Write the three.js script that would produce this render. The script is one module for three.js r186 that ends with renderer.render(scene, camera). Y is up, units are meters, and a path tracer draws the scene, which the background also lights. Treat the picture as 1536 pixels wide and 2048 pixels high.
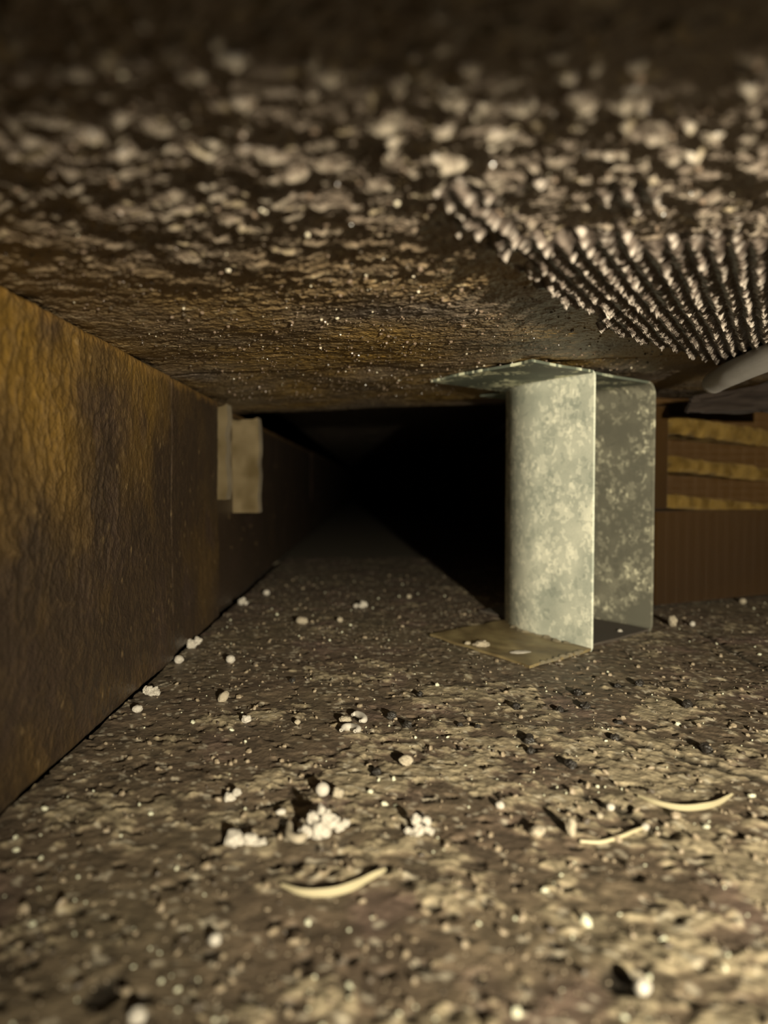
import * as THREE from 'three';
import { mergeGeometries } from 'three/addons/utils/BufferGeometryUtils.js';
import { RoundedBoxGeometry } from 'three/addons/geometries/RoundedBoxGeometry.js';

// ------------------------------------------------------------------ camera, light, exposure
const F = 1540;                                              // focal length in pixels of the 1536 x 2048 frame
const scene = new THREE.Scene();
scene.background = new THREE.Color(0x000000);
const camera = new THREE.PerspectiveCamera(2 * Math.atan(1024 / F) * 180 / Math.PI, 0.75, 0.004, 10);
const EYE = new THREE.Vector3(0, 0.0609, 0), YAW = -Math.atan(27 / F), PITCH = -Math.atan(60 / F);
camera.position.copy(EYE);
camera.rotation.set(PITCH, YAW, 0, 'YXZ');
camera.focus = 0.205;
camera.userData.fStop = 13;
scene.add(camera);
const renderer = new THREE.WebGLRenderer({ antialias: true });
renderer.shadowMap.enabled = true;
renderer.toneMapping = THREE.LinearToneMapping;
renderer.toneMappingExposure = 1.5;

// the phone torch that the picture was taken with: outside the gap, behind and to the right of the lens
const torch = new THREE.SpotLight(new THREE.Color(1.0, 0.91, 0.70), 0.82, 0, THREE.MathUtils.degToRad(33), 1, 2);
torch.name = 'torch_light';
torch.position.set(0.083, 0.077, 0.15);
torch.target.position.set(0.06, 0.047, -0.24);
torch.castShadow = true; torch.shadow.radius = 0.22; torch.shadow.camera.near = 0.02; torch.shadow.camera.far = 2;
scene.add(torch, torch.target);

// ------------------------------------------------------------------ helpers
function rng(seed) { let s = seed >>> 0; return () => { s = (s + 0x6D2B79F5) | 0; let t = Math.imul(s ^ (s >>> 15), 1 | s); t = (t + Math.imul(t ^ (t >>> 7), 61 | t)) ^ t; return ((t ^ (t >>> 14)) >>> 0) / 4294967296; }; }
function hash(i, j, k) { let h = Math.imul(i, 374761393) ^ Math.imul(j, 668265263) ^ Math.imul(k, 1274126177); h = Math.imul(h ^ (h >>> 13), 1274126177); h ^= h >>> 16; return (h >>> 0) / 4294967296; }
function noise(x, y, k = 0) {                                 // value noise, -1 .. 1
  const i = Math.floor(x), j = Math.floor(y), u = x - i, v = y - j, a = u * u * (3 - 2 * u), b = v * v * (3 - 2 * v);
  const p = hash(i, j, k), q = hash(i + 1, j, k), r = hash(i, j + 1, k), s = hash(i + 1, j + 1, k);
  return 2 * (p + (q - p) * a + (r - p) * b + (p - q - r + s) * a * b) - 1;
}
function fbm(x, y, k = 0, n = 4) { let f = 0, a = 0.55, m = 1; for (let i = 0; i < n; i++) { f += a * noise(x * m, y * m, k + i * 17); a *= 0.5; m *= 2.03; } return f; }
const CELL = { f1: 0, f2: 0, id: 0 };
function cells(x, y, k = 0) {                                 // worley
  const i = Math.floor(x), j = Math.floor(y); let f1 = 9, f2 = 9, id = 0;
  for (let a = -1; a < 2; a++) for (let b = -1; b < 2; b++) {
    const px = i + a + hash(i + a, j + b, k), py = j + b + hash(i + a, j + b, k + 1), d = Math.hypot(px - x, py - y);
    if (d < f1) { f2 = f1; f1 = d; id = hash(i + a, j + b, k + 2); } else if (d < f2) f2 = d;
  }
  CELL.f1 = f1; CELL.f2 = f2; CELL.id = id; return CELL;
}
const sat = (x) => Math.min(1, Math.max(0, x));
const step = (a, b, x) => { const t = sat((x - a) / (b - a)); return t * t * (3 - 2 * t); };
const mix = (a, b, t) => [a[0] + (b[0] - a[0]) * t, a[1] + (b[1] - a[1]) * t, a[2] + (b[2] - a[2]) * t];

const used = new Map();
function numbered(name) { const n = used.get(name) ?? 0; used.set(name, n + 1); return n ? `${name}_${String(n).padStart(3, '0')}` : name; }
function shade(o) { o.castShadow = true; o.receiveShadow = true; return o; }
function mesh(name, geometry, material, parent) {
  const o = shade(new THREE.Mesh(geometry, material));
  o.name = parent === scene ? numbered(name) : numberedIn(parent, name);
  parent.add(o); return o;
}
function numberedIn(p, name) { const n = p.children.filter((c) => c.name === name || c.name.startsWith(name + '_0')).length; return n ? `${name}_${String(n).padStart(3, '0')}` : name; }
function tag(o, label, category, group) { o.userData = { ...o.userData, label, category }; if (group) o.userData.group = group; return o; }
function thing(name, label, category, at = [0, 0, 0], group) { const o = new THREE.Group(); o.name = numbered(name); o.position.set(...at); scene.add(o); return tag(o, label, category, group); }
function structure(name) { const o = new THREE.Group(); o.name = name; o.userData.kind = 'structure'; scene.add(o); return o; }

// the point of the plane y = height that the photograph shows at (px, py): used to measure positions from the picture
function at(px, py, height = 0) {
  const d = new THREE.Vector3((px - 768) / F, -(py - 1024) / F, -1).applyEuler(new THREE.Euler(PITCH, YAW, 0, 'YXZ'));
  return d.multiplyScalar((height - EYE.y) / d.y).add(EYE);
}

function onDepth(px, py, z) {                                  // the same for the plane at depth z
  const d = new THREE.Vector3((px - 768) / F, -(py - 1024) / F, -1).applyEuler(new THREE.Euler(PITCH, YAW, 0, 'YXZ'));
  return d.multiplyScalar(z / d.z).add(EYE);
}

// a grid surface with colours; point(u, v) -> [x, y, z], colour(u, v) -> [r, g, b]
function grid(nu, nv, point, colour, flip, uv) {
  const n = (nu + 1) * (nv + 1), P = new Float32Array(n * 3), C = new Float32Array(n * 3), U = new Float32Array(n * 2), I = new Uint32Array(nu * nv * 6);
  let a = 0, b = 0;
  for (let j = 0; j <= nv; j++) for (let i = 0; i <= nu; i++, a++) {
    const u = i / nu, v = j / nv, p = point(u, v), c = colour(u, v, p), t = uv(u, v, p);
    P.set(p, a * 3); C.set(c, a * 3); U.set(t, a * 2);
    if (i < nu && j < nv) { const q = a, r = a + 1, s = a + nu + 1, w = s + 1; I.set(flip ? [q, s, r, r, s, w] : [q, r, s, r, w, s], b); b += 6; }
  }
  const g = new THREE.BufferGeometry();
  g.setAttribute('position', new THREE.BufferAttribute(P, 3)); g.setAttribute('color', new THREE.BufferAttribute(C, 3)); g.setAttribute('uv', new THREE.BufferAttribute(U, 2));
  g.setIndex(new THREE.BufferAttribute(I, 1)); g.computeVertexNormals();
  return g;
}
function painted(g, c) { const n = g.attributes.position.count, C = new Float32Array(n * 3); for (let i = 0; i < n; i++) C.set(c, i * 3); g.setAttribute('color', new THREE.BufferAttribute(C, 3)); if (!g.index) { const I = new Uint32Array(n); for (let i = 0; i < n; i++) I[i] = i; g.setIndex(new THREE.BufferAttribute(I, 1)); } return g; }
function box(x0, x1, y0, y1, z0, z1, c, r = 0) {
  const w = x1 - x0, h = y1 - y0, d = z1 - z0;
  const g = r ? new RoundedBoxGeometry(w, h, d, 2, r) : new THREE.BoxGeometry(w, h, d);
  g.translate((x0 + x1) / 2, (y0 + y1) / 2, (z0 + z1) / 2);
  return painted(g, c);
}
// a sheet of real thickness around f(u, v)
function sheet(f, nu, nv, thick) {
  const P = [], U = [], I = [], e = 1e-3, A = new THREE.Vector3(), B = new THREE.Vector3(), N = new THREE.Vector3();
  const side = (s) => {
    const base = P.length / 3;
    for (let j = 0; j <= nv; j++) for (let i = 0; i <= nu; i++) {
      const u = i / nu, v = j / nv, p = f(u, v);
      A.copy(f(Math.min(1, u + e), v)).sub(f(Math.max(0, u - e), v)); B.copy(f(u, Math.min(1, v + e))).sub(f(u, Math.max(0, v - e))); N.crossVectors(A, B).normalize();
      const q = p.clone().addScaledVector(N, s * thick / 2); P.push(q.x, q.y, q.z); U.push(u, v);
      if (i < nu && j < nv) { const a = base + j * (nu + 1) + i, b = a + 1, c = a + nu + 1, d = c + 1; if (s > 0) I.push(a, b, c, b, d, c); else I.push(a, c, b, b, c, d); }
    }
  };
  side(1); side(-1);
  const M = (nu + 1) * (nv + 1), ring = [];
  for (let i = 0; i < nu; i++) ring.push(i); for (let j = 0; j < nv; j++) ring.push(j * (nu + 1) + nu);
  for (let i = nu; i > 0; i--) ring.push(nv * (nu + 1) + i); for (let j = nv; j > 0; j--) ring.push(j * (nu + 1));
  for (let k = 0; k < ring.length; k++) {                     // rim with its own vertices, so the edge stays crisp
    const a = ring[k], b = ring[(k + 1) % ring.length], base = P.length / 3;
    for (const t of [a, b, a + M, b + M]) { P.push(P[t * 3], P[t * 3 + 1], P[t * 3 + 2]); U.push(U[t * 2], U[t * 2 + 1]); }
    I.push(base, base + 2, base + 1, base + 1, base + 2, base + 3);
  }
  const g = new THREE.BufferGeometry();
  g.setAttribute('position', new THREE.Float32BufferAttribute(P, 3)); g.setAttribute('uv', new THREE.Float32BufferAttribute(U, 2)); g.setIndex(I); g.computeVertexNormals();
  return g;
}
function texture(size, f, srgb) {                             // f(u, v) -> [r, g, b] 0..1, tiling is up to f
  const D = new Uint8Array(size * size * 4);
  for (let j = 0; j < size; j++) for (let i = 0; i < size; i++) { const c = f(i / size, j / size); for (let k = 0; k < 3; k++) D[(j * size + i) * 4 + k] = 255 * sat(c[k]); D[(j * size + i) * 4 + 3] = 255; }
  const t = new THREE.DataTexture(D, size, size); t.wrapS = t.wrapT = THREE.RepeatWrapping; t.magFilter = THREE.LinearFilter; t.minFilter = THREE.LinearMipmapLinearFilter; t.generateMipmaps = true;
  if (srgb) t.colorSpace = THREE.SRGBColorSpace; t.needsUpdate = true; return t;
}
function tiled(f) { return (u, v) => { const a = f(u, v), b = f(u - 1, v), c = f(u, v - 1), d = f(u - 1, v - 1), s = step(0.8, 1, u), t = step(0.8, 1, v); return (a * (1 - s) + b * s) * (1 - t) + (c * (1 - s) + d * s) * t; }; }

// ------------------------------------------------------------------ materials
const gritHeight = tiled((u, v) => 0.5 + 0.45 * fbm(u * 28, v * 28, 3, 5) - 0.25 * (1 - cells(u * 40, v * 40, 9).f1));
const gritMap = texture(512, (u, v) => { const h = gritHeight(u, v); return [h, h, h]; });
gritMap.repeat.set(1 / 0.035, 1 / 0.035);
const M = {
  floor: new THREE.MeshStandardMaterial({ vertexColors: true, roughness: 0.6, bumpMap: gritMap, bumpScale: 0.00022 }),
  clay: new THREE.MeshStandardMaterial({ vertexColors: true, roughness: 0.44, bumpMap: gritMap, bumpScale: 0.0008 }),
  comb: new THREE.MeshStandardMaterial({ vertexColors: true, roughness: 0.36, bumpMap: gritMap, bumpScale: 0.0006 }),
  wall: new THREE.MeshStandardMaterial({ vertexColors: true, roughness: 0.42, bumpMap: gritMap, bumpScale: 0.0004 }),
  foam: new THREE.MeshStandardMaterial({ color: new THREE.Color(0.37, 0.335, 0.28), roughness: 0.8 }),
  foamDull: new THREE.MeshStandardMaterial({ color: new THREE.Color(0.29, 0.245, 0.175), roughness: 0.85 }),
  black: new THREE.MeshStandardMaterial({ color: new THREE.Color(0.012, 0.009, 0.006), roughness: 0.6 }),
  straw: new THREE.MeshStandardMaterial({ color: new THREE.Color(0.36, 0.31, 0.19), roughness: 0.55 }),
  crust: new THREE.MeshStandardMaterial({ color: new THREE.Color(0.36, 0.30, 0.19), roughness: 0.7, bumpMap: gritMap, bumpScale: 0.0003 }),
  mud: new THREE.MeshStandardMaterial({ color: new THREE.Color(0.30, 0.25, 0.14), roughness: 0.6 }),
  white: new THREE.MeshStandardMaterial({ color: new THREE.Color(0.86, 0.81, 0.75), roughness: 0.45, bumpMap: gritMap, bumpScale: 0.0003 }),
  grit: new THREE.MeshStandardMaterial({ color: 0xffffff, roughness: 0.6 }),
};
{
  const spot = (u, v, n, k, lim) => { const c = cells(u * n + 0.5 * noise(u * 80, v * 80, k), v * n + 0.5 * noise(u * 80, v * 80, k + 1), k); return c.id > lim ? step(0.55, 0.35, c.f1) : 0; };
  const tone = (u, v) => sat(0.42 + 0.35 * fbm(u * 12, v * 12, 31, 5) + 0.28 * spot(u, v, 20, 5, 0.62) + 0.26 * spot(u, v, 44, 6, 0.7) - 0.18 * spot(u, v, 30, 7, 0.72) + 0.05 * noise(u * 320, v * 320, 8));
  const zinc = texture(1024, (u, v) => { const t = tone(u, v), w = mix([0.57, 0.59, 0.54], [0.94, 0.93, 0.84], t); return w; }, true);
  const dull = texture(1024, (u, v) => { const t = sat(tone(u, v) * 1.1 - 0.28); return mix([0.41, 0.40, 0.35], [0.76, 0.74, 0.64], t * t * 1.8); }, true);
  const zincRough = texture(1024, (u, v) => { const t = 0.62 - 0.25 * tone(u, v); return [t, t, t]; });
  M.zinc = new THREE.MeshStandardMaterial({ map: zinc, roughnessMap: zincRough, roughness: 1, metalness: 0.05, bumpMap: zinc, bumpScale: 0.0001 });
  M.zincDarker = new THREE.MeshStandardMaterial({ map: dull, roughnessMap: zincRough, roughness: 1, metalness: 0.15, bumpMap: dull, bumpScale: 0.0001 });  // darker tones of the same zinc pattern, for the second channel
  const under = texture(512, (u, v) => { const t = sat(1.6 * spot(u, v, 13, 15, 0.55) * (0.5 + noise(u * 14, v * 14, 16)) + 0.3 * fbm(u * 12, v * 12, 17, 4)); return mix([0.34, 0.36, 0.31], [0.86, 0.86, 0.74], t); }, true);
  M.zincShaded = new THREE.MeshStandardMaterial({ map: under, roughness: 0.6, metalness: 0.05 });  // zinc copy for the flange undersides, their shade put into the colour
  M.dirt = new THREE.MeshStandardMaterial({ color: new THREE.Color(0.085, 0.064, 0.044), roughness: 0.75, bumpMap: gritMap, bumpScale: 0.0005 });
  const mudMap = texture(256, (u, v) => { const t = 0.5 + 0.6 * fbm(u * 6, v * 6, 51, 4); return mix([0.36, 0.30, 0.20], [0.62, 0.56, 0.40], sat(t)); }, true);
  M.dirtyZinc = new THREE.MeshStandardMaterial({ map: mudMap, roughness: 0.5, metalness: 0.1, bumpMap: mudMap, bumpScale: 0.0003 });
}

// ------------------------------------------------------------------ setting: floor
const PITS_AND_SHADOW = [[783, 1432], [815, 1450], [1033, 1416], [1120, 1418], [1155, 1386], [1170, 1413], [1238, 1442], [1230, 1475], [1375, 1409], [1412, 1497], [1058, 1480], [1062, 1500], [1280, 1368], [1142, 1528], [750, 1545], [210, 1980], [1240, 1955], [840, 1390], [440, 1680], [1235, 1370], [590, 1722], [765, 1735]].map(([x, y]) => at(x, y)).map((p, i) => [p.x, p.z, i === 15 || i === 16 ? 0.0018 : 0.0009 + 0.0005 * hash(i, 3, 7)]);  // also holds the shadow left of the two foam lumps, painted dark
const CRACKS = [[[1285, 1488], [1380, 1520], [1560, 1572]], [[1395, 1262], [1480, 1310], [1600, 1372]], [[1165, 1588], [1230, 1612], [1330, 1672]]].map((c) => c.map(([x, y]) => at(x, y)));
function crackAt(x, z) {
  let d = 1;
  for (const c of CRACKS) for (let i = 0; i < c.length - 1; i++) {
    const a = c[i], b = c[i + 1], ux = b.x - a.x, uz = b.z - a.z, t = sat(((x - a.x) * ux + (z - a.z) * uz) / (ux * ux + uz * uz));
    d = Math.min(d, Math.hypot(x - a.x - t * ux, z - a.z - t * uz));
  }
  return d;
}
function floorParts(x, z) {
  const wx = x + 0.0012 * noise(x * 300, z * 300, 71), wz = z + 0.0012 * noise(x * 300, z * 300, 72);
  const c = cells(wx * 420, wz * 420, 11), f1 = c.f1, id = c.id, d = cells(wx * 900, wz * 900, 13), f1b = d.f1, idb = d.id;
  const crust = fbm(x * 50, z * 50, 21, 5) + 0.75 * fbm(x * 230, z * 230, 23, 5) + 0.22 * (id - 0.5) + 0.16 * (idb - 0.5);
  const where = 0.02 + 0.06 * step(0.2, 0.1, -z) - 0.10 * step(0.01, -0.03, x) + 0.12 * step(-0.02, 0.03, x) * step(0.26, 0.2, -z) - 0.35 * step(0.2, 0.27, -z) - 0.12 * step(-0.01, -0.05, x);          // more crust in the near middle, less far off and at the left
  const k = step(0.16, 0.42, crust + where);
  let h = 0.0005 * fbm(x * 90, z * 90, 25, 4) + 0.00055 * k * (0.5 + 0.5 * fbm(x * 700, z * 700, 27, 3)) + 0.00022 * (id - 0.5) * step(0.75, 0.3, f1) + 0.0003 * (0.5 - f1b) * (idb - 0.3);
  let pit = 0;
  for (const [px, pz, r0] of PITS_AND_SHADOW) { const r = r0 * 1.35, q = Math.hypot((x - px), (z - pz) * 0.8); if (q < r * 1.6) pit = Math.max(pit, step(r * 1.25, r * 0.6, q + 0.0003 * noise(x * 1500, z * 1500, 33))); }
  const g = cells(x * 170, z * 170, 41); if (g.id > 0.55) pit = Math.max(pit, 0.9 * step(0.2, 0.12, g.f1 + 0.1 * noise(x * 1500, z * 1500, 43)));
  const cr = crackAt(x, z), crack = step(0.0023, 0.0007, cr + 0.0009 * noise(x * 900, z * 900, 35));
  h -= 0.0008 * pit + 0.0007 * crack;
  return { h, k, id, idb, pit, crack };
}
function floorColour(x, z, q) {
  const t = 0.5 + 0.6 * fbm(x * 30, z * 30, 61, 4);
  let c = mix([0.108, 0.074, 0.051], [0.128, 0.100, 0.061], sat(t));
  c = mix(c, [0.155, 0.105, 0.080], step(0.2, 0.6, fbm(x * 55, z * 55, 63, 3)) * 0.8);
  c = mix(c, [0.335, 0.275, 0.175], q.k * (0.55 + 0.45 * q.idb));
  const j = 0.62 + 0.7 * q.id; c = [c[0] * j, c[1] * j, c[2] * j];
  if (q.idb > 0.93) c = mix(c, [0.5, 0.44, 0.33], 0.6);
  c = mix(c, [0.010, 0.007, 0.004], 0.95 * q.pit); c = mix(c, [0.022, 0.017, 0.011], 0.85 * q.crack);  // pits and cracks: the shade of their depth is put into the colour
  return c;
}
{
  const floor = structure('floor'), X0 = -0.0675, X1 = 0.235, Z0 = 0.066, Z1 = 0.62;
  let last;
  const g = grid(640, 540, (u, v) => { const x = X0 + (X1 - X0) * u, z = -Z0 * Math.pow(Z1 / Z0, v); last = floorParts(x, z); return [x, last.h, z]; }, (u, v, p) => floorColour(p[0], p[2], last), false, (u, v, p) => [p[0], p[2]]);
  mesh('concrete_surface', g, M.floor, floor);
  mesh('slab', mergeGeometries([box(-0.12, 0.4, -0.03, -0.0035, -4, 0.3, [0.11, 0.085, 0.06]), box(-0.12, 0.4, -0.0035, -0.0012, -4, -0.6, [0.11, 0.09, 0.06]), box(-0.12, 0.4, -0.0035, -0.0012, -0.07, 0.3, [0.11, 0.09, 0.06]), box(0.23, 0.4, -0.0035, -0.0012, -0.6, -0.07, [0.11, 0.09, 0.06])]), M.floor, floor);
}

// ------------------------------------------------------------------ setting: ceiling
const ceilingLevel = (x) => 0.0968 + 0.038 * (Math.max(x, -0.07) + 0.0655);
let ceilingRelief;
const logz = (a, b, v) => -a * Math.pow(b / a, v);
{
  const ceiling = structure('ceiling');
  let q = {};
  const relief = (x, z) => {
    const far = step(0.10, 0.20, -z + 0.25 * (0.02 - x) * step(0.05, -0.05, x)), amp = 1 - 0.8 * far;
    const wx = x + 0.0028 * fbm(x * 260, z * 260, 81, 3), wz = z + 0.0028 * fbm(x * 260, z * 260, 82, 3);
    let c = cells(wx * 260, wz * 400, 83); const a = Math.max(0, 0.62 - c.f1), ia = c.id; c = cells(wx * 800, wz * 900, 85); const b = Math.max(0, 0.6 - c.f1), ib = c.id;
    const h = amp * (0.0014 * a * (0.1 + 1.3 * ia * ia) + 0.0008 * b * (0.2 + ib) + 0.0012 * fbm(x * 170, z * 210, 87, 5)) + far * 0.0002 * fbm(x * 480, z * 480, 88, 4) + 0.0008 * noise(x * 38, z * 38, 89);
    const big = cells(wx * 210, wz * 330, 97), knob = step(0.45, 0.9, big.id) * step(0.42, 0.05, big.f1) * step(0.13, 0.09, -z) * 0.0011;
    q = { far, a, ia, ib, knob: knob / 0.0011 }; return h + knob;
  };
  ceilingRelief = relief;
  const tone = (x, z) => {
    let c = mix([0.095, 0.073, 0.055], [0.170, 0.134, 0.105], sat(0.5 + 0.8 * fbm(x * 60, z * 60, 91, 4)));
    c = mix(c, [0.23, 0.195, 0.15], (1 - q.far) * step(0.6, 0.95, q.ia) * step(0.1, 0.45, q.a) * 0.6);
    c = mix(c, [0.30, 0.255, 0.195], q.knob * 0.8);  // paler knob tips: glints of grazing light put into the colour
    const rust = q.far * sat(0.5 + 0.9 * fbm(x * 34, z * 34, 93, 4)) * step(0.43, 0.36, -z);  // golden tone ends past the second slab: the dark of depth is painted in
    c = mix(c, [0.235, 0.142, 0.034], rust);
    if (q.ib > 0.95) c = mix(c, [0.3, 0.24, 0.15], 0.6);
    return c;
  };
  const slab = (x0, x1, z0, z1, nu, nv, lift) => {
    const g = grid(nu, nv, (u, v) => {
      const x = x0 + (x1 - x0) * u, z = logz(z0, z1, v), e = step(0, 0.0025, Math.min(-z - z0, z1 + z));
      return [x, ceilingLevel(x) + lift - relief(x, z) + 0.0016 * (1 - e), z];
    }, (u, v, p) => tone(p[0], p[2]), true, (u, v, p) => [p[0], p[2]]);
    return mergeGeometries([g, box(x0, x1, 0.112 + lift, 0.13 + lift, -z1, -z0, [0.08, 0.06, 0.04])]);
  };
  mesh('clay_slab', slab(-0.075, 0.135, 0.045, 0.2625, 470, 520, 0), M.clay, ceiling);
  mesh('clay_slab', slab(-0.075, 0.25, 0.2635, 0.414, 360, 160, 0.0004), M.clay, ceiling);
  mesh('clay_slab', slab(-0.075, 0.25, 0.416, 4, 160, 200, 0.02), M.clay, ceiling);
  // slab with combed ridges, on the right, set askew and a little lower
  const ox = 0.0113, oz = -0.1179, gx = 0.47, gz = -0.883, nx = 0.883, nz = 0.47;
  const comb = (s, t) => {
    const w = t + 0.00035 * noise(s * 90, t * 200, 101), f = w / 0.0031, ph = f - Math.floor(f), row = Math.floor(f);
    const ridge = Math.pow(0.5 - 0.5 * Math.cos(2 * Math.PI * ph), 0.9) * (0.8 + 0.25 * noise(s * 60, row * 1.7, 102) + 0.3 * noise(s * 420, row * 1.7, 104));
    const tick = cells(s * 760 + hash(row, 1, 5) * 9 + 0.5 * ph, row * 3.7 + ph * 1.5, 103);
    const seam = step(0.0011, 0.0003, Math.abs((oz + s * gz + t * nz) + 0.1805));
    const q = { ridge, tk: tick.id, tf: tick.f1, seam };
    q.h = 0.0010 * ridge + 0.0026 * ridge * Math.max(0, 0.62 - tick.f1) * tick.id + 0.0004 * fbm(s * 500, t * 500, 107, 3) - 0.0018 * seam;
    return q;
  };
  let cq;
  const T1 = 0.19;
  const g = grid(520, 460, (u, v) => {
    const t = T1 * u, sa = (nz * t + 0.100 + oz) / 0.883, sb = Math.max(sa + 0.01, Math.min(0.195, 0.082 + 4.2 * t)), s = sa + (sb - sa) * v, x = ox + gx * s + nx * t, z = oz + gz * s + nz * t; cq = comb(s, t);
    const e = step(0, 0.006, t + 0.003 * noise(s * 160, 1, 109)) * step(0, 0.008, sb - s + 0.002 * noise(t * 300, 5, 110)) * step(0, 0.03, s - sa + 0.02 * noise(t * 70, s * 90, 108));
    return [x, ceilingLevel(x) - e * (0.0010 + cq.h) + 0.0022 * (1 - e), z];
  }, () => { let c = mix([0.040, 0.030, 0.024], [0.15, 0.118, 0.096], step(0.2, 0.9, cq.ridge)); if (cq.tk > 0.55) c = mix(c, [0.55, 0.48, 0.41], 0.8 * cq.ridge * step(0.55, 0.2, cq.tf)); return mix(c, [0.02, 0.015, 0.01], 0.7 * cq.seam); }, true, (u, v, p) => [p[0], p[2]]);  // whitish ticks on the ridges are painted glints; grooves painted darker
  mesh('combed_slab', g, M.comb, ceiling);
  // unseen rounded edge above the lens, placed and tilted to shade the near ceiling
  const edge = mesh('shade_edge', box(-0.2, 0.3, 0, 0.04, -0.012, 0.012, [0.1, 0.08, 0.06], 0.003), M.clay, ceiling);
  edge.position.set(0.02, 0.0916, 0); edge.rotation.z = 0.04;
}

// ------------------------------------------------------------------ setting: left wall of clay blocks
{
  const wall = structure('wall_left'), XW = -0.0658;
  let q;
  const face = (z0, z1, nu, nv, inset, dark, bottom = 0.0014, top = 0.0962) => {
    const g = grid(nu, nv, (u, v) => {
      const y = bottom + (top - bottom) * v, z = -(z0 + (z1 - z0) * u);
      const a = z + 0.25 * y, b = y - 0.25 * z;                // the drag marks lean
      const n = fbm(a * 300, b * 150, 111, 4), m = 1 - Math.abs(fbm(a * 260 + 3, b * 150, 112, 3)) * 2.2, c = cells(a * 300, b * 200, 113);
      const strength = 0.22 + 0.6 * step(0.015, 0.075, y) * step(0.25, 0.13, -z);
      q = { n, m, id: c.id, f1: c.f1 };
      const h = strength * (0.0005 * n + 0.00075 * Math.max(0, m) + 0.0004 * Math.max(0, 0.6 - c.f1) * c.id) + 0.0006 * noise(z * 40, y * 40, 115);
      const r = 0.0016, ey = Math.min(y - bottom, top - y), ez = Math.min(-z - z0, z1 + z), e = Math.min(ey, ez);
      const round = e < r ? r - Math.sqrt(Math.max(0, r * r - (r - e) * (r - e))) : 0;
      return [XW - inset + h - round, y, z];
    }, (u, v, p) => {
      const y = p[1], z = p[2];
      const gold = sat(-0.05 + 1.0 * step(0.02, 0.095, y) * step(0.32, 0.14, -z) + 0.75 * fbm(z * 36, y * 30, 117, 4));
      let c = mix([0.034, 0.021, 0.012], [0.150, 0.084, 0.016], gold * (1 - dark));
      c = mix(c, [0.042, 0.026, 0.018], step(0.1, 0.6, fbm(z * 50, y * 50, 119, 3)) * 0.7);
      c = mix(c, [0.22, 0.12, 0.03], step(0.0962 - 0.004, 0.0962, y + 0.0015 * noise(z * 300, y * 300, 120)) * 0.6);  // golden rim along the top: the arris highlight is painted on
      c = mix(c, [0.20, 0.125, 0.05], 0.35 * step(0.55, 0.95, q.m) * (1 - dark) * (0.25 + 0.75 * gold));  // ridge crests painted lighter as streak highlights
      if (q.id > 0.93) c = mix(c, [0.3, 0.2, 0.09], 0.3 * step(0.25, 0.1, q.f1));
      return c;
    }, false, (u, v, p) => [p[2], p[1]]);
    return mergeGeometries([g, box(XW - 0.05, XW - inset - 0.0022, bottom, top, -z1, -z0, [0.05, 0.03, 0.02])]);
  };
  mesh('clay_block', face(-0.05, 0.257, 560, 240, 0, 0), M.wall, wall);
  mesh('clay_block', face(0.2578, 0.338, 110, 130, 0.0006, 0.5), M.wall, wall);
  mesh('clay_block', face(0.342, 0.9, 120, 90, 0.003, 0.95), M.wall, wall);  // far blocks painted darker, light falloff put into their colour
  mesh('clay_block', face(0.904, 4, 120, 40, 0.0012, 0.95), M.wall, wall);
  const spacer = (x1, z, y0, y1) => {
    const r = rng(7 + Math.round(z * -1000));
    const w = x1 + 0.075, g = new THREE.BoxGeometry(w, y1 - y0, 0.012, 8, 60, 3), p = g.attributes.position, C = new Float32Array(p.count * 3);
    g.translate((x1 - 0.075) / 2, (y0 + y1) / 2, z - 0.006);
    for (let i = 0; i < p.count; i++) {
      const x = p.getX(i), y = p.getY(i), e = sat((x - x1 + w) / w), t = step(y1 - 0.004, y1, y);
      p.setXYZ(i, x + e * 0.0009 * noise(y * 170, z * 900, 121), y - 0.003 * t * (0.5 + 0.5 * noise(x * 500, z * 300, 122)), p.getZ(i) + 0.0003 * noise(x * 700, y * 300, 123));
      C.set(mix([0.15, 0.105, 0.045], [0.31, 0.235, 0.13], sat(0.5 + 0.9 * fbm(x * 150, y * 90, 124, 4))), i * 3);
    }
    g.computeVertexNormals(); g.setAttribute('color', new THREE.BufferAttribute(C, 3)); return g;
  };
  const a = mesh('spacer', spacer(-0.0642, -0.345, 0.053, 0.0965), M.wall, wall); a.userData.label = 'narrow tan spacer strip';
  const b = mesh('spacer', spacer(-0.0560, -0.385, 0.0455, 0.0935), M.wall, wall); b.userData.label = 'wider tan spacer strip';
}

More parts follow.
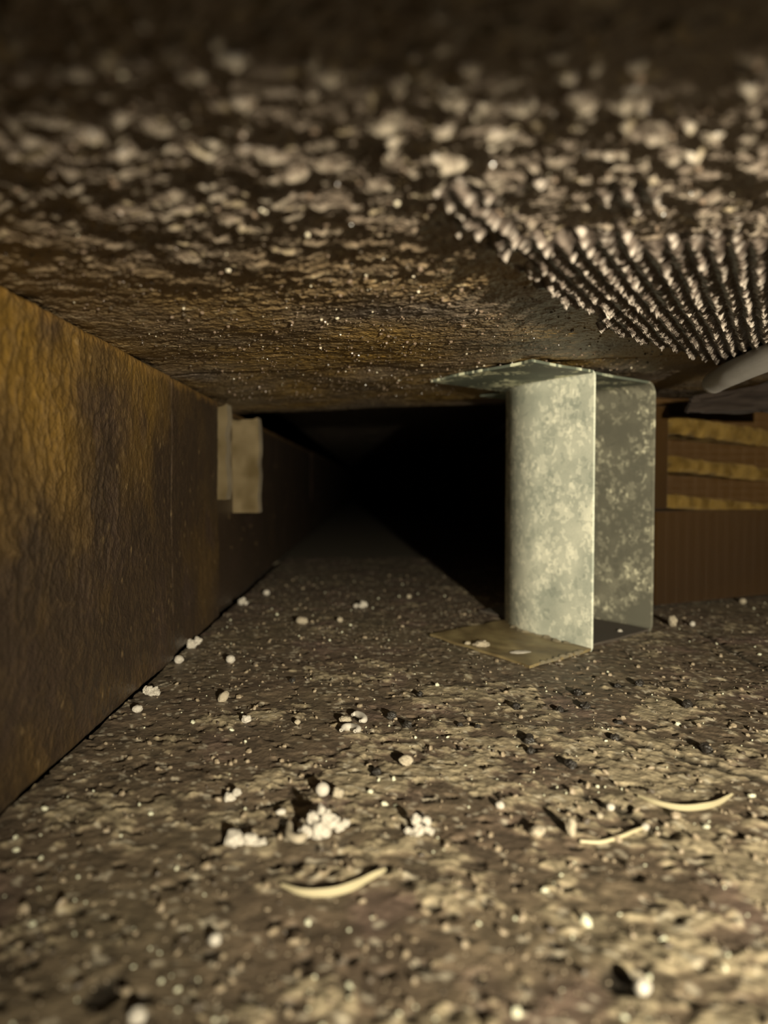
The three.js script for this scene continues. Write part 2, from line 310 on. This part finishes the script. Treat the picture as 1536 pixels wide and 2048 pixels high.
// ------------------------------------------------------------------ setting: right wall, a clay block whose end shows three webs
{
  const wall = structure('wall_right');
  wall.position.set(0.1365, 0, -0.3651); wall.rotation.y = Math.atan2(0.0355, 0.0732);
  const tint = (g, f) => { const p = g.attributes.position, C = new Float32Array(p.count * 3); for (let i = 0; i < p.count; i++) C.set(f(p.getX(i), p.getY(i), p.getZ(i)), i * 3); g.setAttribute('color', new THREE.BufferAttribute(C, 3)); return g; };
  const brown = (x, y) => mix([0.030, 0.013, 0.002], [0.095, 0.043, 0.004], sat(0.45 + 0.9 * fbm(x * 40, y * 40, 131, 4)));
  const plate = (x0, x1, y0, y1, z0, z1, r) => { const g = new RoundedBoxGeometry(x1 - x0, y1 - y0, z1 - z0, 3, r); g.translate((x0 + x1) / 2, (y0 + y1) / 2, (z0 + z1) / 2); return tint(painted(g, [0, 0, 0]), brown); };
  mesh('block_core', plate(0, 0.2, 0.002, 0.105, -0.034, -0.026, 0.001), M.wall, wall);
  const side = mesh('block_side', plate(0.0165, 0.2, 0.002, 0.105, -0.9, -0.04, 0.001), M.wall, wall); side.rotation.y = -wall.rotation.y;
  mesh('base_panel', plate(0.0004, 0.2, 0.0012, 0.047, -0.026, -0.0005, 0.0012), M.wall, wall);
  mesh('end_panel', plate(0.0004, 0.0125, 0.0475, 0.098, -0.026, -0.0045, 0.0012), M.wall, wall);
  const web = (y, h, x0, out) => {
    const big = new THREE.BoxGeometry(0.13, h, 0.025 + out, 90, 6, 6), p = big.attributes.position, d = (0.025 + out) / 2;
    for (let i = 0; i < p.count; i++) {                        // worn, rounded front edges
      const x = p.getX(i), yy = p.getY(i), z = p.getZ(i), k = Math.pow(Math.abs(yy) / (h / 2), 4) * step(0, d, z), e = step(0.003, 0, x + 0.065);
      p.setXYZ(i, x + 0.0015 * e * noise(yy * 600, z * 300, 132), yy * (1 + 0.14 * noise(x * 260, z * 200 + y * 99, 133)), z - 0.0016 * k - 0.003 * e * step(0, d, z) + 0.0005 * noise(x * 500, yy * 500, 135));
    }
    big.computeVertexNormals(); big.rotateZ(-0.075); big.translate(x0 + 0.065, y, -0.026 + d);
    return tint(painted(big, [0, 0, 0]), (x, yy) => mix([0.15, 0.085, 0.014], [0.34, 0.21, 0.05], sat(0.5 + 1.1 * fbm(x * 200, yy * 200, 137, 3))));
  };
  mesh('ridge', web(0.0840, 0.0085, 0.0135, 0.0005), M.wall, wall);
  mesh('ridge', web(0.0650, 0.0072, 0.0135, 0.0003), M.wall, wall);
  mesh('ridge', web(0.0468, 0.0066, 0.0115, 0), M.wall, wall);
}
// far end of the gap, lost in the dark
{
  const far = structure('wall_back');
  mesh('end_wall', box(-0.12, 0.4, -0.005, 0.13, -4.05, -4, [0.05, 0.035, 0.02]), M.wall, far);
}

// ------------------------------------------------------------------ the two galvanised channels
function channel(name, label, corner, run, spread, height, opts) {
  const o = thing(name, label, 'metal channel', [corner.x, 0, corner.z]);
  const { length, flange, radius, bend, footDrop = 0, foot = true } = opts, T = 0.0009;
  const d = run, q = spread, V = (s, f, y) => new THREE.Vector3(d.x * s + q.x * f, y, d.z * s + q.z * f);
  const scaleUV = (g, a, b, c = 0) => { const t = g.attributes.uv; for (let i = 0; i < t.count; i++) t.setXY(i, t.getX(i) * a + c, t.getY(i) * b + c * 0.7); return g; };
  const turned = (s) => -bend.amount * Math.pow(Math.max(0, s - (length - bend.length)) / bend.length, 2);
  // web: rounds into the flanges at top and bottom, and turns away at its far end
  const top = height, R = radius;
  const web = sheet((u, v) => {
    const s = u * length; let f = turned(s);
    let y = v * top, k = 0;
    const e = Math.min(v * top, top - v * top);
    if (top - y < R) { const a = (y - (top - R)) / R * Math.PI / 2; y = top - R + R * Math.sin(a); f += R * (1 - Math.cos(a)); }
    else if (y < R * 0.5) { const r = R * 0.5, a = (r - y) / r * Math.PI / 2; y = r - r * Math.sin(a); f += r * (1 - Math.cos(a)); }
    return V(s, f, y + T / 2 + footDrop);
  }, 40, 120, T);
  mesh('web', scaleUV(web, length / 0.125, height / 0.125, opts.shift), opts.metal, o);
  const lip = (u) => flange * (1 - 0.02 * noise(u * 9, 3, 151)) - (opts.narrow ?? 0) * step(0.05, 0.5, u);
  const tf = sheet((u, v) => V(u * length, (R + turned(u * length)) * (1 - v) + v * lip(u), top + T / 2 + footDrop + 0.0006 * v * noise(u * 3, v * 2, 153)), 24, 20, T);
  mesh('top_flange', scaleUV(tf, length / 0.125, flange / 0.125, opts.shift + 0.35), M.zincShaded, o);
  if (foot) {
    const bf = sheet((u, v) => V(u * length, (R * 0.5 + turned(u * length)) * (1 - v) + v * lip(u), T / 2 + 0.0003 + 0.0003 * noise(u * 7, v * 6, 155)), 24, 20, T);
    if (opts.crust) {                                         // dried mortar along the cut edge and at the foot of the web
      const rope = (f0, f1, r, seed, where) => sheet((u, v) => { const w = v * 2 * Math.PI, k = r * (0.35 + 0.65 * Math.abs(noise(u * 16, 1, seed)) + 0.25 * noise(u * 40, v * 3, seed + 1)) * Math.min(1, 12 * u * (1 - u) + 0.1), p = where(f0 + (f1 - f0) * u); return p.add(new THREE.Vector3(Math.cos(w) * k, Math.sin(w) * k * 0.8 + k * 0.3, Math.cos(w) * k * 0.4)); }, 70, 10, r * 0.15);
      mesh('mortar_crust', rope(0.004, flange * 0.98, 0.0009, 181, (f) => V(0.0004 + 0.0005 * noise(f * 900, 2, 183), f, 0.0006)), M.crust, o);
      mesh('mortar_crust', rope(0.006, 0.05, 0.0013, 187, (s) => V(s, turned(s) + 0.0018 + 0.0012 * noise(s * 260, 2, 189), 0.0008)), M.crust, o);
    }
    const m = mesh('bottom_flange', bf, opts.footMetal, o); m.userData.label = opts.footLabel;
  }
  return o;
}
const RUN = new THREE.Vector3(-0.0257, 0, -0.0324 - 0.012).normalize(), OUT = new THREE.Vector3(-0.0274, 0, 0.0250).normalize();
const H1 = 0.0995;
const c1 = channel('steel_channel', 'nearer galvanised steel channel, brightly lit and mottled, standing on end on the concrete', new THREE.Vector3(0.0796, 0, -0.2733), RUN, OUT, H1,
  { length: 0.0585, flange: 0.037, radius: 0.0012, bend: { length: 0.03, amount: 0.0115 }, shift: 0, crust: true, metal: M.zinc, footMetal: M.dirtyZinc, footLabel: 'bottom flange crusted with tan mud' });
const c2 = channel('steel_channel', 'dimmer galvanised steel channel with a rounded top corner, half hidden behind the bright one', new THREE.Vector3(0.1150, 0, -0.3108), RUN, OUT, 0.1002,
  { length: 0.078, flange: 0.0492, radius: 0.005, bend: { length: 0.03, amount: 0.001 }, narrow: 0.014, shift: 0.12, metal: M.zincDarker, footMetal: M.dirt, footLabel: 'bottom flange hidden under brown dirt' });  // length stretched so the web blocks torch light from the floor behind

// ------------------------------------------------------------------ white strip and the batten under it, upper right
{
  const a = at(1412, 772, 0.0972), b = at(1475, 738, 0.0985), c = at(1760, 620, 0.1008);
  const curve = new THREE.CatmullRomCurve3([a, b, c]);
  const g = sheet((u, v) => { const p = curve.getPoint(u), w = v * 2 * Math.PI, r = 0.0034 * (0.05 + 0.4 * step(0, 0.03, u) + 0.55 * step(0, 0.16, u)) * (0.02 + 0.98 * step(1, 0.975, u)) * (1 + 0.25 * u) * (1 + 0.05 * noise(u * 9, 3, 161)); return p.add(new THREE.Vector3(Math.cos(w) * r * 1.1, Math.sin(w) * r - 0.0005, 0)); }, 60, 24, 0.0005);
  const o = mesh('white_strip', g, M.white, scene); tag(o, 'whitish rounded strip pressed under the combed slab at the right edge', 'strip');
  const col = (x, y, z) => mix([0.045, 0.032, 0.025], [0.085, 0.062, 0.049], sat(0.5 + 1.2 * fbm(x * 60, (y + z * 0.05) * 900, 163, 3)));
  const A0 = onDepth(1384, 800, -0.335), A1 = onDepth(1600, 752, -0.335), B0 = onDepth(1372, 822, -0.333), B1 = onDepth(1600, 826, -0.333);
  const bt = sheet((u, v) => A0.clone().lerp(A1, u).lerp(B0.clone().lerp(B1, u), v).add(new THREE.Vector3(0, 0.0004 * noise(u * 5, v * 4, 164), 0.0007 * noise(u * 4, v * 14, 165))), 60, 30, 0.003);
  const pos = bt.attributes.position, C = new Float32Array(pos.count * 3); for (let i = 0; i < pos.count; i++) C.set(col(pos.getX(i), pos.getY(i), pos.getZ(i)), i * 3);
  bt.setAttribute('color', new THREE.BufferAttribute(C, 3));
  const k = mesh('batten', bt, M.clay, scene); tag(k, 'streaked brown batten directly under the whitish strip', 'batten');
}

// ------------------------------------------------------------------ litter on the floor
function lumpy(r, seed, rough, squash = 0.85, detail = 4) {
  const g = new THREE.IcosahedronGeometry(r, detail), p = g.attributes.position, v = new THREE.Vector3();
  for (let i = 0; i < p.count; i++) {
    v.fromBufferAttribute(p, i).normalize();
    const k = 1 + rough * (noise(v.x * 2.3 + seed, v.y * 2.3 + v.z * 1.7, seed) + 0.5 * noise(v.x * 5 + v.z * 4, v.y * 5 + seed, seed + 3));
    v.multiplyScalar(r * k); p.setXYZ(i, v.x, v.y * squash, v.z);
  }
  g.computeVertexNormals(); return g;
}
const floorY = (p) => floorParts(p.x, p.z).h;
function lump(name, label, category, px, py, size, opts = {}) {  // size in photograph pixels at that place
  const p = at(px, py + size * 0.3), r = size / 2 * -p.z / F, { rough = 0.12, squash = 0.9, m = M.foam, seed = Math.round(px * 7 + py), group } = opts;
  const o = mesh(name, lumpy(r, seed, rough, squash), m, scene);
  o.position.set(p.x, floorY(p) + r * squash * 0.92, p.z); o.rotation.y = seed;
  if (opts.stretch) { o.scale.set(opts.stretch, 1, 1); o.rotation.set(0, opts.turn ?? 0.4, opts.tilt ?? 0); }
  return tag(o, label, category, group);
}
function clump(label, px, py, size, parts, seed, group, m = M.foam) {
  const p = at(px, py + size * 0.25), k = -p.z / F, o = thing('foam_clump', label, 'foam', [p.x, floorY(p), p.z], group);
  const extra = parts.length > 3 ? [...parts].map(([dx, dy, s], i) => [dx + (hash(seed, i, 8) - 0.5) * s * 1.7, dy + (hash(seed, i, 9) - 0.5) * s * 1.3, s * (0.3 + 0.25 * hash(seed, i, 10))]) : [];
  [...parts.map(([a, b, c]) => [a, b, c * 0.88]), ...extra].forEach(([dx, dy, s], i) => {
    const b = mesh('bead', lumpy(s / 2 * k, seed + i * 5, 0.34, 0.92, 3), m, o);
    b.position.set(dx * k, Math.max(s * 0.42, -dy + size * 0.25) * k, (hash(seed, i, 2) - 0.5) * size * 0.3 * k);
  });
  return o;
}
const BEADS = 'loose foam beads on the concrete', CLUMPS = 'foam clumps on the concrete';
clump('largest white foam clump, lying in the open behind the curved wood chip', 641, 1648, 90, [[0, 12, 46], [-14, -14, 30], [22, -4, 34], [40, 6, 26], [-30, 6, 26], [2, -34, 22], [14, -22, 24], [52, 0, 18], [-2, 22, 30]], 11, CLUMPS);
lump('foam_bead', 'bright round white bead just behind the largest foam clump', 'bead', 645, 1585, 28, { rough: 0.04, squash: 1, group: BEADS });
lump('foam_bead', 'dull pale bead right of the bright round bead', 'bead', 676, 1592, 24, { rough: 0.15, m: M.foamDull, group: BEADS });
clump('two foam lumps left of the largest clump, with their shadow painted dark at their left', 487, 1676, 44, [[-18, 4, 42], [18, -4, 30], [30, 4, 22], [8, -12, 16]], 29, CLUMPS);
clump('fluffy foam crumb right of the largest clump with a bead on top', 838, 1655, 56, [[-6, -16, 24], [0, 18, 24], [-22, 16, 16], [18, 22, 20], [24, 14, 14], [-12, 26, 12]], 43, CLUMPS);
lump('foam_bead', 'smooth white bead on the fluffy crumb right of the largest clump', 'bead', 852, 1643, 22, { rough: 0.05, squash: 1, group: BEADS });
clump('pair of pale beads touching, left of the bright round bead', 466, 1592, 32, [[-6, 6, 22], [8, -8, 17]], 57, CLUMPS);
clump('largest crumb of foam against the foot of the left wall', 388, 1290, 30, [[-4, 3, 22], [8, -7, 18], [-8, 6, 12]], 61, CLUMPS);
clump('ragged foam crumb beside the left wall, nearest of the crumbs along it but one', 303, 1382, 32, [[-9, -2, 18], [0, 4, 20], [12, 2, 16], [-4, -6, 14]], 67, CLUMPS);
clump('foam crumb farther in, touching the left wall below the dark opening', 487, 1203, 22, [[-4, 0, 14], [5, 5, 10], [0, -5, 10]], 71, CLUMPS);
clump('pair of foam beads alone near the middle of the far floor', 722, 1210, 24, [[5, 0, 18], [-10, 3, 11], [0, 5, 10]], 73, CLUMPS);
lump('foam_bead', 'small round bead touching the left wall in front of its largest crumb', 'bead', 358, 1322, 19, { group: BEADS });
lump('foam_bead', 'round bead standing clear of the wall right of its largest crumb', 'bead', 461, 1321, 18, { group: BEADS });
lump('foam_bead', 'oblong bead beside the left wall, nearest to the viewer along it', 'bead', 275, 1420, 18, { stretch: 1.2, group: BEADS });
lump('foam_bead', 'farthest tiny bead along the foot of the left wall', 'bead', 533, 1186, 13, { group: BEADS });
lump('foam_bead', 'off-white bead midway between left wall and curled crumbs', 'bead', 492, 1440, 18, { rough: 0.2, stretch: 1.15, group: BEADS });
lump('grain', 'long tan grain lying between the left wall and the curled crumbs', 'grain', 447, 1397, 18, { m: M.foamDull, stretch: 1.6, turn: 1.1, tilt: 0.5 });
lump('grain', 'pale grain on the far floor left of the bead pair', 'grain', 604, 1243, 17, { m: M.foamDull, stretch: 1.5, turn: -0.5 });
lump('foam_bead', 'tiny dull bead below the lone bead pair on the far floor', 'bead', 680, 1241, 12, { m: M.foamDull, group: BEADS });
lump('foam_bead', 'tiny bead right of the lone bead pair on the far floor', 'bead', 818, 1192, 10, { m: M.foamDull, group: BEADS });
lump('foam_bead', 'small dull bead left of the two curled crumbs', 'bead', 595, 1447, 12, { m: M.foamDull, group: BEADS });
lump('pebble', 'grey pebble beside the two curled crumbs', 'pebble', 690, 1441, 22, { m: M.foamDull, rough: 0.2, squash: 0.7 });
lump('foam_bead', 'white bead in the pale crust far right of the largest clump', 'bead', 1000, 1614, 17, { group: BEADS });
lump('pebble', 'pale lump embedded in crust midway between curled crumbs and channel', 'pebble', 812, 1524, 26, { m: M.foamDull, rough: 0.25, squash: 0.7 });
lump('flake', 'pale rounded flake left of the upright chip', 'flake', 1075, 1662, 30, { m: M.foamDull, squash: 0.6, rough: 0.2, stretch: 1.15 });
lump('flake', 'upright pale chip standing between pale flake and curved straw', 'flake', 1143, 1662, 30, { m: M.foamDull, squash: 1.3, rough: 0.2, stretch: 0.7, turn: 0 });
lump('foam_bead', 'white bead at the left end of the curved straw', 'bead', 1221, 1616, 17, { rough: 0.05, group: BEADS });
lump('foam_bead', 'dull bead just below the white bead by the straw', 'bead', 1199, 1632, 14, { m: M.foamDull, group: BEADS });
lump('foam_bead', 'bead on the floor right of the dimmer channel', 'bead', 1385, 1250, 11, { group: BEADS });
lump('foam_bead', 'tiny bead against the front of the dimmer channel', 'bead', 1240, 1265, 10, { group: BEADS });
lump('foam_bead', 'bead floor-side before the brown block at the right edge', 'bead', 1486, 1203, 13, { m: M.foamDull, group: BEADS });
lump('flake', 'grey chip leaning right of the dimmer channel foot', 'flake', 1345, 1247, 20, { m: M.foamDull, squash: 1.1, stretch: 0.7, turn: 0.3, rough: 0.2 });
lump('foam_bead', 'blurred white bead in the near left foreground', 'bead', 430, 1880, 26, { group: BEADS });
lump('foam_bead', 'blurred bead at the bottom edge, left of centre', 'bead', 275, 2036, 36, { group: BEADS });
lump('foam_bead', 'blurred bright bead near the bottom edge, right of centre', 'bead', 1284, 1976, 34, { group: BEADS });
lump('pebble', 'oval pale pebble lying on the muddy bottom flange of the bright channel', 'pebble', 1042, 1303, 26, { m: M.foam, squash: 0.35, stretch: 1.8, turn: 0, rough: 0.08 });
lump('pebble', 'tan lump at the left tip of the muddy bottom flange', 'pebble', 962, 1290, 26, { m: M.foamDull, squash: 0.6, stretch: 1.2, turn: 0.2, rough: 0.25 });
lump('pebble', 'small tan crumb left of the lump on the muddy flange tip', 'pebble', 935, 1291, 13, { m: M.foamDull });

for (const [px, py, w, label] of [
  [783, 1432, 19, 'black grain right of the curled crumbs, farther of two there'],
  [815, 1450, 17, 'black grain right of the curled crumbs, nearer of two there'],
  [1033, 1416, 15, 'black grain below the near corner of the muddy flange'],
  [1120, 1418, 15, 'black grain in front of the bright channel, upper left of its row'],
  [1155, 1386, 17, 'topmost black grain of three in front of the bright channel'],
  [1170, 1413, 18, 'middle black grain of three in front of the bright channel'],
  [1238, 1442, 14, 'black grain farther right than the three before the bright channel'],
  [1230, 1475, 15, 'black grain just in front of the one right of the three'],
  [1375, 1409, 19, 'black grain in the far right of the floor, behind the long crack'],
  [1412, 1497, 24, 'largest black grain, above the curved straw at the right edge'],
  [1058, 1480, 20, 'upper of two touching black grains between channel and curved straw'],
  [1062, 1502, 17, 'lower of two touching black grains between channel and curved straw'],
  [1280, 1368, 15, 'black grain in front of the dimmer channel, right of the muddy flange'],
  [1142, 1528, 22, 'large black grain above the upright pale chip'],
  [840, 1390, 12, 'tiny black grain left of the muddy flange corner, farther from the viewer'],
  [1235, 1372, 12, 'tiny black grain straight in front of the dimmer channel foot'],
  [753, 1544, 20, 'black grain left of the pale lump embedded in crust'],
  [585, 1362, 11, 'tiny black grain alone on the floor behind the small dull bead'],
  [920, 1450, 11, 'farther of two tiny black grains midway between curled crumbs and crack'],
  [955, 1456, 10, 'nearer of two tiny black grains midway between curled crumbs and crack'],
]) lump('black_grain', label, 'grain', px, py, w, { m: M.black, rough: 0.28, squash: 0.85, stretch: 1.15, turn: px * 0.01, group: 'black grains in the concrete' });

function tube(points, radius, name, label, category, m, taper = 0.2) {
  const c = new THREE.CatmullRomCurve3(points), n = 40;
  const g = sheet((u, v) => { const p = c.getPoint(u), t = c.getTangent(u), s = new THREE.Vector3(-t.z, 0, t.x).normalize(), w = v * 2 * Math.PI, r = radius * (taper + (1 - taper) * Math.sin(Math.PI * Math.min(0.95, Math.max(0.05, u)))); return p.addScaledVector(s, Math.cos(w) * r).add(new THREE.Vector3(0, Math.sin(w) * r, 0)); }, n, 12, radius * 0.2);
  return tag(mesh(name, g, m, scene), label, category);
}
const pts = (list, y) => list.map(([x, v, dy = 0]) => { const p = at(x, v); p.y = Math.max(floorY(p), -0.0003) + y + dy; return p; });
tube(pts([[704, 1438], [712, 1436], [724, 1440], [728, 1447], [720, 1450]], 0.001), 0.0009, 'curled_crumb', 'farther of two small curled white crumbs in the middle floor', 'crumb', M.foam);
tube(pts([[682, 1470], [690, 1463], [704, 1461], [716, 1468], [710, 1474]], 0.001), 0.001, 'curled_crumb', 'nearer of two small curled white crumbs in the middle floor', 'crumb', M.foam);
tube(pts([[578, 1660], [580, 1680], [598, 1688], [610, 1676], [604, 1656], [616, 1646]], 0.001), 0.0007, 'foam_curl', 'thin curled foam shred touching the left side of the largest clump', 'crumb', M.foamDull, 0.8);
lump('foam_bead', 'small white chip left of the thin curled shred', 'bead', 562, 1625, 14, { stretch: 1.4, group: BEADS });
tube(pts([[1160, 1684], [1200, 1684], [1240, 1676], [1270, 1664], [1290, 1654]], 0.0003), 0.0003, 'straw', 'short pale straw with a bright knob at its right end, below the curved one', 'straw', M.straw, 0.8);
lump('knob', 'bright knob at the end of the short pale straw', 'bead', 1291, 1652, 15, { m: M.foam });
// curved wood chip in the foreground and the curved straw on the right: thin bowed strips lying on edge
function chip(name, label, line, width, lean, m, pointed) {
  const c = new THREE.CatmullRomCurve3(pts(line, 0.0004));
  const g = sheet((u, v) => {
    const p = c.getPoint(u), t = c.getTangent(u), s = new THREE.Vector3(t.z, 0, -t.x).normalize(); if (s.z > 0) s.negate();
    const w = width * Math.pow(Math.sin(Math.PI * (0.06 + 0.88 * u)), pointed) * (1 + 0.12 * noise(u * 8, 3, 171));
    return p.addScaledVector(s, v * w * Math.cos(lean)).add(new THREE.Vector3(0, v * w * Math.sin(lean), 0));
  }, 48, 8, 0.0004);
  return tag(mesh(name, g, m, scene), label, 'wood chip');
}
chip('wood_chip', 'cream curved wood chip lying in the foreground in front of the largest foam clump', [[562, 1776], [600, 1793], [650, 1795], [700, 1785], [740, 1765], [772, 1748]], 0.0011, 0.7, M.straw, 0.6);
chip('wood_chip', 'thin curved straw strip bowed towards the viewer at the right', [[1275, 1600], [1310, 1615], [1360, 1624], [1410, 1622], [1445, 1610], [1466, 1596]], 0.0010, 0.6, M.straw, 0.6);

// fine grit: too many grains to count
{
  const r = rng(99), N = 4200, g = new THREE.IcosahedronGeometry(1, 0), o = new THREE.InstancedMesh(g, M.grit, N), m4 = new THREE.Matrix4(), e = new THREE.Euler(), qn = new THREE.Quaternion(), c = new THREE.Color();
  for (let i = 0; i < N; i++) {
    const z = -0.075 * Math.pow(0.5 / 0.075, Math.pow(r(), 1.1)), x = -0.062 + r() * Math.min(0.26, 0.12 + 0.6 * -z), s = 0.00018 + 0.0005 * Math.pow(r(), 4);
    qn.setFromEuler(e.set(r() * 6, r() * 6, r() * 6));
    m4.compose(new THREE.Vector3(x, floorParts(x, z).h + s * 0.3, z), qn, new THREE.Vector3(s * (0.7 + r()), s * 0.8, s * (0.7 + r())));
    o.setMatrixAt(i, m4); const k = r(); o.setColorAt(i, k > 0.9 ? c.setRGB(0.45, 0.44, 0.32) : k > 0.3 ? c.setRGB(0.2, 0.155, 0.1) : c.setRGB(0.05, 0.036, 0.022));
  }
  o.name = 'grit'; o.userData.kind = 'stuff'; tag(shade(o), 'fine tan and dark grit strewn over the concrete floor', 'grit'); scene.add(o);
}
{
  const r = rng(123), N = 2600, g = new THREE.IcosahedronGeometry(1, 0), o = new THREE.InstancedMesh(g, new THREE.MeshStandardMaterial({ color: 0xffffff, roughness: 0.25 }), N), m4 = new THREE.Matrix4(), e = new THREE.Euler(), qn = new THREE.Quaternion(), c = new THREE.Color();  // small shiny grains added so that the ceiling sparkles
  for (let i = 0; i < N; i++) {
    const z = -0.07 * Math.pow(0.35 / 0.07, r()), x = -0.06 + r() * 0.16, s = 0.00016 + 0.0004 * Math.pow(r(), 4);
    qn.setFromEuler(e.set(r() * 6, r() * 6, r() * 6));
    m4.compose(new THREE.Vector3(x, ceilingLevel(x) - ceilingRelief(x, z) - s * 0.3, z), qn, new THREE.Vector3(s, s * 0.8, s));
    o.setMatrixAt(i, m4); const k = r(); o.setColorAt(i, k > 0.93 ? c.setRGB(0.4, 0.35, 0.26) : k > 0.4 ? c.setRGB(0.14, 0.10, 0.07) : c.setRGB(0.06, 0.045, 0.03));
  }
  o.name = 'sand'; o.userData.kind = 'stuff'; tag(shade(o), 'shiny grains added for glints on the rough underside of the ceiling slab', 'sand'); scene.add(o);
}
renderer.render(scene, camera);
